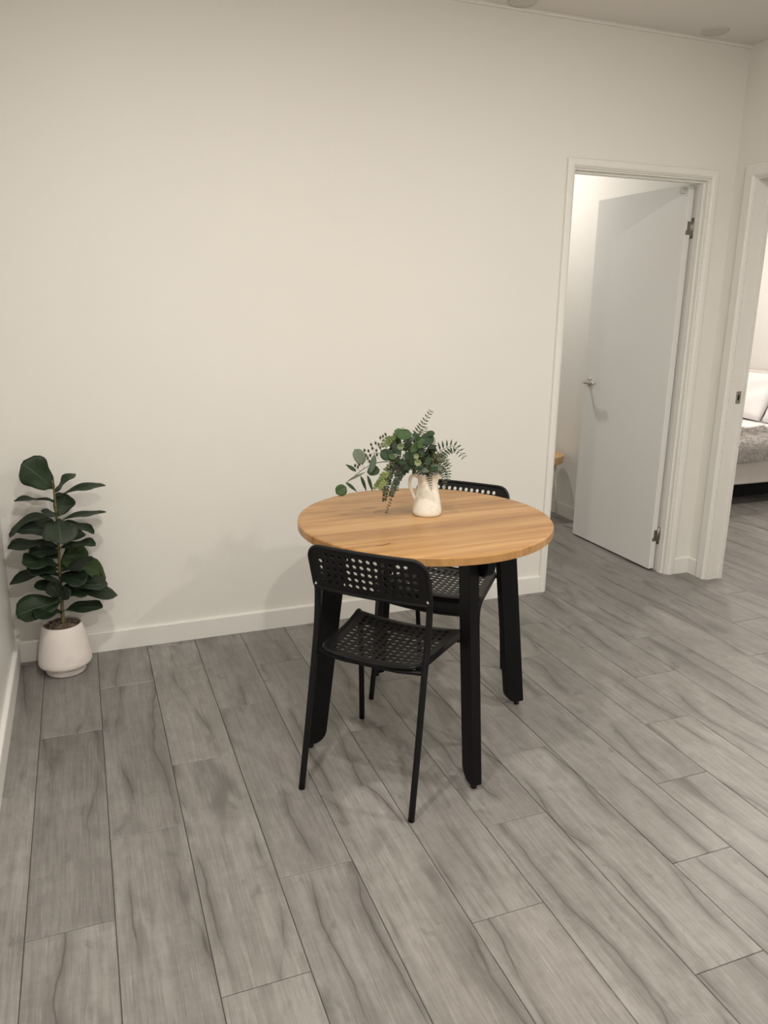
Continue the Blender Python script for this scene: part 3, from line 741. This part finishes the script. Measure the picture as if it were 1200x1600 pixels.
# ------------------------------------------------------------------ greenery in the pitcher
bq = empty('greenery_bouquet', (1.393, -0.970, 0.905), -0.366)
tag(bq, 'bunch of ferns and eucalyptus leaves arranged in the cream pitcher', 'foliage')
def Q(x, y, d=0.0): return Vector(((x - 845) / 2344, -d, (545 - y) / 2300 + 0.229 * d))
rg = random.Random(11)
def stem(path, r0, r1, name='stem', parent=bq, mat='stem', n=5):
    bm = bmesh.new(); pts = catmull(path, n); N = len(pts)
    tube(bm, pts, [r0 + (r1 - r0) * i / (N - 1) for i in range(N)], 6)
    return obj(name, bm, M[mat], parent, True), pts
def frond(path, n, ll, mat, nrm=(0, -1, 0.35), wr=0.34, start=0.1, sweep=0.45, taper=0.8, jit=0.16, shape='lance', stem_mat='stem'):
    bm = bmesh.new(); pts = catmull(path, 8); N = len(pts)
    tube(bm, pts, [0.0013 - 0.0008 * i / (N - 1) for i in range(N)], 5)
    nrm = Vector(nrm).normalized()
    for i in range(n):
        f = start + (1 - start) * (i + 0.5) / n; x = f * (N - 1); k_ = min(int(x), N - 2)
        p = pts[k_].lerp(pts[k_ + 1], x - k_); d = (pts[k_ + 1] - pts[k_]).normalized(); sd = d.cross(nrm).normalized()
        L = ll * (1 - taper * f ** 1.5) * (0.55 + 0.45 * min(1, (f - start) * 5 + 0.2))
        for sg in (-1, 1):
            v = (sd * sg + d * sweep + Vector((rg.uniform(-jit, jit), rg.uniform(-jit, jit), rg.uniform(-jit, jit)))).normalized()
            nn = (nrm + sd * sg * 0.25 + Vector((rg.uniform(-.3, .3), 0, rg.uniform(-.3, .3)))).normalized()
            leaf_bm(bm, p, p + v * L, nn, max(0.0018, L * wr), bend=0.08, cup=0.15, shape=shape, nu=3, nv=2)
    o = obj('fern_frond', bm, M[mat], bq)
    return o
m0 = Q(845, 560, 0)
# upright fern, arching fern and hanging ferns
frond([m0, Q(800, 420, .0), Q(745, 270, -.01), Q(790, 170, -.01), Q(855, 60, 0)], 13, 0.027, 'fern', start=0.35, taper=0.62, wr=0.36)
frond([m0, Q(860, 450, .03), Q(930, 368, .05), Q(1030, 338, .06), Q(1105, 420, .07)], 13, 0.042, 'fern_dark', start=0.22, sweep=0.3, taper=0.72, wr=0.24, nrm=(0.2, -1, 0.4))
frond([m0, Q(870, 480, .03), Q(930, 470, .05), Q(985, 530, .06), Q(990, 600, .06)], 15, 0.030, 'fern_dark', start=0.1)
frond([m0, Q(880, 500, .02), Q(945, 520, .04), Q(968, 590, .045), Q(968, 665, .045)], 15, 0.024, 'fern', start=0.1)
frond([m0, Q(848, 520, .035), Q(852, 590, .045), Q(868, 672, .048)], 12, 0.020, 'fern_dark', start=0.15, nrm=(0, -1, 0.1))
frond([m0, Q(790, 470, .02), Q(800, 330, .0), Q(825, 180, -.02)], 16, 0.026, 'fern', start=0.3)
frond([m0, Q(900, 430, -.02), Q(960, 420, -.03), Q(1010, 480, -.03)], 13, 0.028, 'fern', start=0.15)
frond([m0, Q(760, 470, .03), Q(690, 380, .05), Q(640, 300, .05)], 14, 0.026, 'fern_dark', start=0.1)
frond([m0, Q(770, 450, -.02), Q(680, 300, -.03), Q(640, 185, -.03)], 15, 0.024, 'bloom', start=0.3)
frond([m0, Q(880, 470, .04), Q(900, 420, .06), Q(960, 430, .07), Q(1010, 490, .07)], 12, 0.028, 'fern', start=0.1)
frond([m0, Q(760, 500, .04), Q(660, 430, .06), Q(570, 400, .06)], 14, 0.028, 'fern', start=0.1)
frond([m0, Q(830, 450, .03), Q(870, 350, .03), Q(880, 270, .02)], 12, 0.022, 'fern_dark', start=0.3)
# trailing maidenhair sprays to the left
for path, n, ll, mat in (([m0, Q(740, 480, .03), Q(620, 500, .05), Q(590, 640, .06), Q(522, 855, .06)], 26, 0.015, 'seed'),
                         ([m0, Q(720, 470, .02), Q(570, 500, .04), Q(530, 620, .05), Q(505, 760, .05)], 26, 0.022, 'fern_dark'),
                         ([m0, Q(730, 490, .04), Q(640, 530, .06), Q(590, 620, .07), Q(555, 720, .07)], 22, 0.024, 'fern_dark'),
                         ([m0, Q(700, 460, .02), Q(560, 490, .03), Q(480, 590, .04), Q(455, 655, .04)], 20, 0.022, 'bloom'),
                         ([m0, Q(740, 470, .02), Q(620, 560, .05), Q(600, 680, .055)], 16, 0.018, 'bloom'),
                         ([m0, Q(720, 480, .03), Q(560, 540, .05), Q(500, 640, .06), Q(520, 700, .06)], 18, 0.022, 'fern'),
                         ([m0, Q(700, 420, .0), Q(590, 300, .0), Q(520, 285, .0), Q(480, 340, .01)], 18, 0.020, 'bloom')):
    frond(path, n, ll, mat, start=0.35, wr=0.55, taper=0.6, shape='oval', jit=0.5, sweep=0.5)
# eucalyptus branch sweeping to the left
br, bp = stem([m0, Q(700, 470, .02), Q(560, 455, .04), Q(440, 468, .05), Q(350, 512, .06), Q(265, 580, .06), Q(208, 632, .06)], 0.0020, 0.0008, 'eucalyptus_branch')
def eleaf(cx, cy, L, wd, ang, mat, d=0.05, nrm=(0, -1, 0.3), shape='round', parent=br, cup=0.12, bend=0.05, nu=7):
    c = Q(cx, cy, d); v = Vector((math.cos(ang), 0, math.sin(ang))); nrm = Vector(nrm)
    v = (v - nrm * v.dot(nrm) / nrm.length_squared); v.normalize()
    leaf(parent, c - v * L / 2, c + v * L / 2, nrm, wd, mat, shape=shape, cup=cup, bend=bend, nu=nu, nv=4)
eleaf(310, 420, 0.056, 0.040, 2.1, 'euc_grey', .05, (0.3, -1, 0.2))
eleaf(176, 680, 0.040, 0.039, 0.6, 'euc', .07, (0.1, -1, 0.25), parent=br)
eleaf(515, 405, 0.042, 0.038, 2.4, 'euc_dark', .06)
eleaf(420, 530, 0.042, 0.036, 3.4, 'euc_dark', .06, (0, -0.8, 0.6))
eleaf(412, 478, 0.068, 0.022, 1.2, 'euc_grey', .07, (0.5, -1, 0.1), 'oval')
for x0, y0, x1, y1, wd, mt in ((290, 535, 210, 480, .013, 'euc_dark'), (208, 618, 300, 690, .011, 'euc_dark'), (322, 565, 372, 690, .011, 'euc_dark'), (373, 560, 418, 690, .011, 'euc_dark'), (225, 608, 362, 535, .008, 'euc_grey')):
    leaf(br, Q(x0, y0, .06), Q(x1, y1, .065), (0.2, -1, 0.5), wd, mt, shape='lance', bend=0.12, nu=6)
b2, _ = stem([m0, Q(790, 440, .04), Q(720, 330, .05), Q(650, 250, .05)], 0.0018, 0.0008, 'eucalyptus_branch')
eleaf(650, 255, 0.050, 0.038, 0.3, 'euc', .06, (0, -0.8, 0.6), parent=b2)
eleaf(610, 240, 0.034, 0.028, 2.6, 'euc', .05, (0.2, -1, 0.5), parent=b2)
eleaf(728, 350, 0.046, 0.026, 0.8, 'euc', .08, (0.3, -1, 0.3), 'oval', parent=b2)
eleaf(690, 420, 0.040, 0.030, 2.2, 'euc_dark', .07, parent=b2)
b3, _ = stem([m0, Q(835, 420, .04), Q(825, 300, .05)], 0.0018, 0.0008, 'eucalyptus_branch')
eleaf(820, 288, 0.050, 0.040, 0.5, 'euc_dark', .07, (0.1, -0.9, 0.5), parent=b3)
eleaf(845, 245, 0.030, 0.022, 0.2, 'euc_dark', .06, (-0.2, -0.8, 0.7), parent=b3)
eleaf(775, 320, 0.040, 0.026, 0.9, 'euc', .08, (0.4, -1, 0.2), 'oval', parent=b3)
eleaf(720, 430, 0.060, 0.020, 1.3, 'euc_dark', .09, (0.3, -1, 0.2), 'oval', parent=b3)
for x, y, L, wd, a, mt, d in ((560, 330, .034, .024, 2.0, 'euc_dark', .03), (600, 300, .036, .026, 1.2, 'euc', .03), (780, 380, .036, .02, 1.9, 'euc_dark', .08), (760, 500, .034, .02, 0.3, 'euc_dark', .09), (640, 460, .034, .022, 2.9, 'euc_dark', .08),
                              (700, 290, .034, .022, 1.0, 'euc_grey', .04), (830, 450, .036, .022, 1.2, 'euc_dark', .07), (800, 520, .036, .018, 2.8, 'euc_grey', .09), (680, 500, .03, .02, 3.6, 'euc_dark', .09), (860, 380, .04, .022, 0.9, 'euc_dark', .02),
                              (560, 420, .03, .02, 2.6, 'euc', .07), (740, 260, .03, .022, 1.8, 'euc_dark', .01), (900, 500, .04, .018, -0.3, 'euc_grey', .08), (870, 510, .04, .016, 0.4, 'euc_dark', .09), (600, 380, .032, .022, 2.4, 'euc_dark', .06), (660, 345, .03, .022, .4, 'euc_dark', .04)):
    eleaf(x, y, L, wd, a, mt, d, (rg.uniform(-.5, .5), -1, rg.uniform(0, .8)), 'oval', parent=b2 if x < 740 else b3, nu=6)
# dense filler foliage in the heart of the bunch
for i in range(46):
    a_, r_ = rg.uniform(0, 2 * PI), math.sqrt(rg.random())
    x, y = 715 + 165 * r_ * math.cos(a_), 395 + 135 * r_ * math.sin(a_); d_ = rg.uniform(-0.035, 0.055)
    if y > 500 and x > 800: continue
    eleaf(x, y, rg.uniform(.022, .038), rg.uniform(.012, .022), rg.uniform(0.2, 2.9), rg.choice(('euc_dark', 'euc_dark', 'fern_dark', 'euc', 'euc_grey')), d_, (rg.uniform(-.7, .7), -1, rg.uniform(-.1, .9)), rg.choice(('oval', 'lance')), parent=b2 if x < 740 else b3, nu=5)
for x, y, d in ((470, 600, .06), (440, 640, .06), (500, 570, .06), (540, 300, .03), (560, 275, .03), (520, 320, .04), (590, 240, .02), (480, 640, .07)):
    frond([Q(x + 40, y - 40, d), Q(x + 10, y - 5, d + .01), Q(x - 15, y + 25, d + .01)], 8, 0.013, 'bloom', wr=0.6, shape='oval', jit=0.5, taper=0.5)
# seed sprig at the upper left
b4, _ = stem([m0, Q(700, 440, .02), Q(540, 400, .03), Q(420, 395, .04), Q(340, 440, .04), Q(275, 490, .05)], 0.0014, 0.0006, 'seed_sprig')
sd_bm = bmesh.new()
for x, y in ((350, 372), (381, 376), (400, 328), (434, 316), (457, 326), (509, 250), (489, 265), (349, 436), (279, 489), (375, 432), (410, 356), (440, 372), (468, 350), (395, 410), (330, 470), (300, 500), (445, 405), (480, 380), (425, 430), (360, 410), (390, 455), (310, 480), (470, 275)):
    c = Q(x, y, .04); v = Vector((rg.uniform(-.6, .2), rg.uniform(-.3, .3), 1)).normalized()
    leaf_bm(sd_bm, c - v * 0.0065, c + v * 0.0065, (rg.uniform(-.4, .4), -1, 0.2), 0.0075, shape='oval', nu=4, nv=2)
    tube(sd_bm, [c - v * 0.006, c - v * 0.013 + Vector((0.008, 0, -0.004))], 0.0004, 4)
obj('seed_leaves', sd_bm, M['seed'], b4)
# pale rosettes
for x, y, d, r in ((622, 342, .08, .013), (752, 462, .10, .013), (740, 415, .09, .010)):
    bm = bmesh.new(); c = Q(x, y, d)
    for ring, (nn, rr, tilt) in enumerate(((7, r, 0.35), (6, r * 0.72, 0.8), (4, r * 0.4, 1.4))):
        for i in range(nn):
            a = 2 * PI * i / nn + ring * 0.5
            v = Vector((math.cos(a), -tilt, math.sin(a))).normalized()
            leaf_bm(bm, c, c + v * rr, Vector((-v.x * 0.4, -1, -v.z * 0.4 + 0.1)), rr * 0.9, shape='oval', nu=4, nv=2, cup=0.25)
    obj('rosette', bm, M['bloom_pale'], bq)

# ------------------------------------------------------------------ tray table in the small room
tt = empty('tray_table', (3.259, 1.295, 0), -0.475)
tag(tt, 'small round wooden tray table on thin white legs behind the flush door', 'side table')
bm = bmesh.new(); lathe(bm, [(0.160, 0.395), (0.167, 0.398), (0.1700, 0.404), (0.1700, 0.448), (0.168, 0.451), (0.163, 0.451), (0.161, 0.448), (0.161, 0.410), (0.001, 0.408)], 48, True, True); fix_normals(bm); obj('tray', bm, M['tray'], tt, True)
for q in range(3):
    a = q * 2 * PI / 3
    bm = bmesh.new(); tube(bm, [(0.155 * math.cos(a), 0.155 * math.sin(a), 0.0), (0.115 * math.cos(a), 0.115 * math.sin(a), 0.394)], 0.008, 10); obj('leg', bm, M['white_metal'], tt, True)
bm = bmesh.new(); lathe(bm, [(0.11, 0.384), (0.122, 0.384), (0.122, 0.3945), (0.11, 0.3945)], 30, False, False); obj('ring', bm, M['white_metal'], tt, True)

# ------------------------------------------------------------------ bed in the bedroom
BX0, BX1, BY0, BY1 = 4.15, 6.20, 1.06, 2.58
bed = empty('upholstered_bed', (BX0, BY0, 0))
tag(bed, 'low white upholstered bed frame seen through the bedroom doorway', 'bed')
LX, LY = BX1 - BX0, BY1 - BY0
obj('side_rail', bbox(0.051, LX - 0.081, 0, 0.05, 0.165, 0.335, 0.012, 3), M['bedfab'], bed)
obj('side_rail', bbox(0.051, LX - 0.081, LY - 0.05, LY, 0.165, 0.335, 0.012, 3), M['bedfab'], bed)
obj('foot_rail', bbox(0, 0.05, 0, LY, 0.165, 0.335, 0.012, 3), M['bedfab'], bed)
obj('headboard', bbox(LX - 0.08, LX, 0, LY, 0.10, 0.885, 0.02, 3), M['bedfab'], bed)
obj('underbed_shade_box', bbox(0.15, LX - 0.15, 0.24, LY - 0.15, 0.0, 0.199), M['dark'], bed)  # black box added to deepen the shade under the bed
obj('slat_base', bbox(0.051, LX - 0.081, 0.051, LY - 0.051, 0.20, 0.225), M['dark'], bed)
for x in (0.10, LX - 0.12):
    for y in (0.12, LY - 0.08):
        bm = bmesh.new(); lathe(bm, [(0.018, 0), (0.026, 0.199)], 16, True, True); bm.transform(Matrix.Translation((x, y, 0))); obj('leg', bm, M['black_wood'], bed, True)
mt_ = obj('mattress', bbox(BX0 + 0.056, BX1 - 0.085, BY0 + 0.056, BY1 - 0.056, 0.226, 0.485, 0.03, 4), M['linen']); tag(mt_, 'white mattress on the low upholstered bed', 'mattress')
# duvet: a draped sheet with folds, its turned-back edge runs across the bed
EX = 5.19
def duvet_z(x, y):
    e = y - (BY0 + 0.03)
    z = 0.535 + 0.010 * math.sin(x * 9 + y * 3) + 0.009 * math.sin(x * 4 - y * 11) + 0.005 * math.sin(23 * x + 2 * y)
    if x > EX - 0.30: z += 0.022 * min(1, (x - EX + 0.30) / 0.03)
    if x > EX - 0.03: z -= 0.05 * ((x - EX + 0.03) / 0.03) ** 2
    if e < 0.09: z = z - 0.10 * (1 - max(0, e) / 0.09) ** 2
    return (y, max(z, 0.487))
def cloth(name, x0, x1, y0, y1, zf, nx, ny, mat, th):
    bm = bmesh.new(); g = [[bm.verts.new((x0 + (x1 - x0) * i / nx, *zf(x0 + (x1 - x0) * i / nx, y0 + (y1 - y0) * j / ny))) for j in range(ny + 1)] for i in range(nx + 1)]
    for i in range(nx):
        for j in range(ny): bm.faces.new((g[i][j], g[i + 1][j], g[i + 1][j + 1], g[i][j + 1]))
    fix_normals(bm); o = obj(name, bm, mat, None, True); md = o.modifiers.new('thickness', 'SOLIDIFY'); md.thickness = th; md.offset = 1
    return o
dv = cloth('duvet', BX0 + 0.06, EX, BY0 + 0.05, BY1 - 0.05, duvet_z, 80, 60, M['linen'], 0.012)
tag(dv, 'rumpled white duvet turned back on the bed in the next room', 'duvet')
# fuzzy throw hanging over the near side of the bed
TX0, TX1 = 4.30, 5.13
def throw_p(x, s):
    if s < 0.22: y = BY0 + 0.04 + (0.22 - s) * 0.45; z = max(duvet_z(x, y)[1], duvet_z(x, y + 0.03)[1]) + 0.016
    else:
        a = min((s - 0.22) / 0.075, PI / 2); y = BY0 + 0.04 - 0.075 * math.sin(a); z = 0.515 - 0.075 * (1 - math.cos(a)) - max(0, s - 0.22 - 0.118)
    return Vector((x, y + 0.004 * math.sin(x * 40), z))
bm = bmesh.new(); NX, NS = 40, 22
g = [[bm.verts.new(throw_p(TX0 + (TX1 - TX0) * i / NX, 0.43 * j / NS)) for j in range(NS + 1)] for i in range(NX + 1)]
for i in range(NX):
    for j in range(NS): bm.faces.new((g[i][j], g[i + 1][j], g[i + 1][j + 1], g[i][j + 1]))
fix_normals(bm); th_ = obj('fur_throw', bm, M['fur'], None, True); tag(th_, 'fuzzy grey throw hanging over the near side of the bed', 'throw')
md = th_.modifiers.new('thickness', 'SOLIDIFY'); md.thickness = 0.006; md.offset = 1
bm = bmesh.new()
for i in range(9000):
    x = rg.uniform(TX0, TX1); s_ = rg.uniform(0.02, 0.43); p = throw_p(x, s_)
    v = Vector((rg.uniform(-.5, .5), -rg.uniform(0.3, 1), rg.uniform(-.9, .8))).normalized() * rg.uniform(0.018, 0.040)
    wv = Vector((rg.uniform(-1, 1), 0, rg.uniform(-.5, .5))).normalized() * 0.0016
    a_, b_, c_ = bm.verts.new(p - wv), bm.verts.new(p + wv), bm.verts.new(p + v); bm.faces.new((a_, b_, c_))
o = obj('pile', bm, M['fur'], th_); o['kind'] = 'stuff'
def pillow(x, y, z, lx, ly, h, tilt, label):
    bm = bmesh.new(); n = 20; top = {}
    for sgn in (1, -1):
        for i in range(n + 1):
            for j in range(n + 1):
                u, v = 2 * i / n - 1, 2 * j / n - 1
                f = max(0, (1 - u ** 4) * (1 - v ** 4)) ** 0.5
                px_, py_ = u * lx / 2 * (1 - 0.06 * (1 - abs(v)) * abs(u)), v * ly / 2 * (1 - 0.06 * (1 - abs(u)) * abs(v))
                edge = i in (0, n) or j in (0, n)
                if sgn < 0 and edge: top[(sgn, i, j)] = top[(1, i, j)]
                else: top[(sgn, i, j)] = bm.verts.new((px_, py_, sgn * h / 2 * f + 0.009 * f * math.sin(7 * u + 5 * v) * sgn))
        for i in range(n):
            for j in range(n):
                q = [top[(sgn, i, j)], top[(sgn, i + 1, j)], top[(sgn, i + 1, j + 1)], top[(sgn, i, j + 1)]]
                bm.faces.new(q if sgn > 0 else q[::-1])
    o = obj('pillow', bm, M['linen'], None, True); o.location = (x, y, z); o.rotation_euler = (0, math.radians(-tilt), 0)
    tag(o, label, 'pillow', 'white pillows against the headboard')
pillow(5.90, 2.16, 0.690, 0.46, 0.70, 0.16, 58, 'plump white pillow leaning on the headboard, far side of the bed')
pillow(5.90, 1.45, 0.690, 0.46, 0.70, 0.16, 58, 'white pillow at the right edge of the photo, near side of the bed')
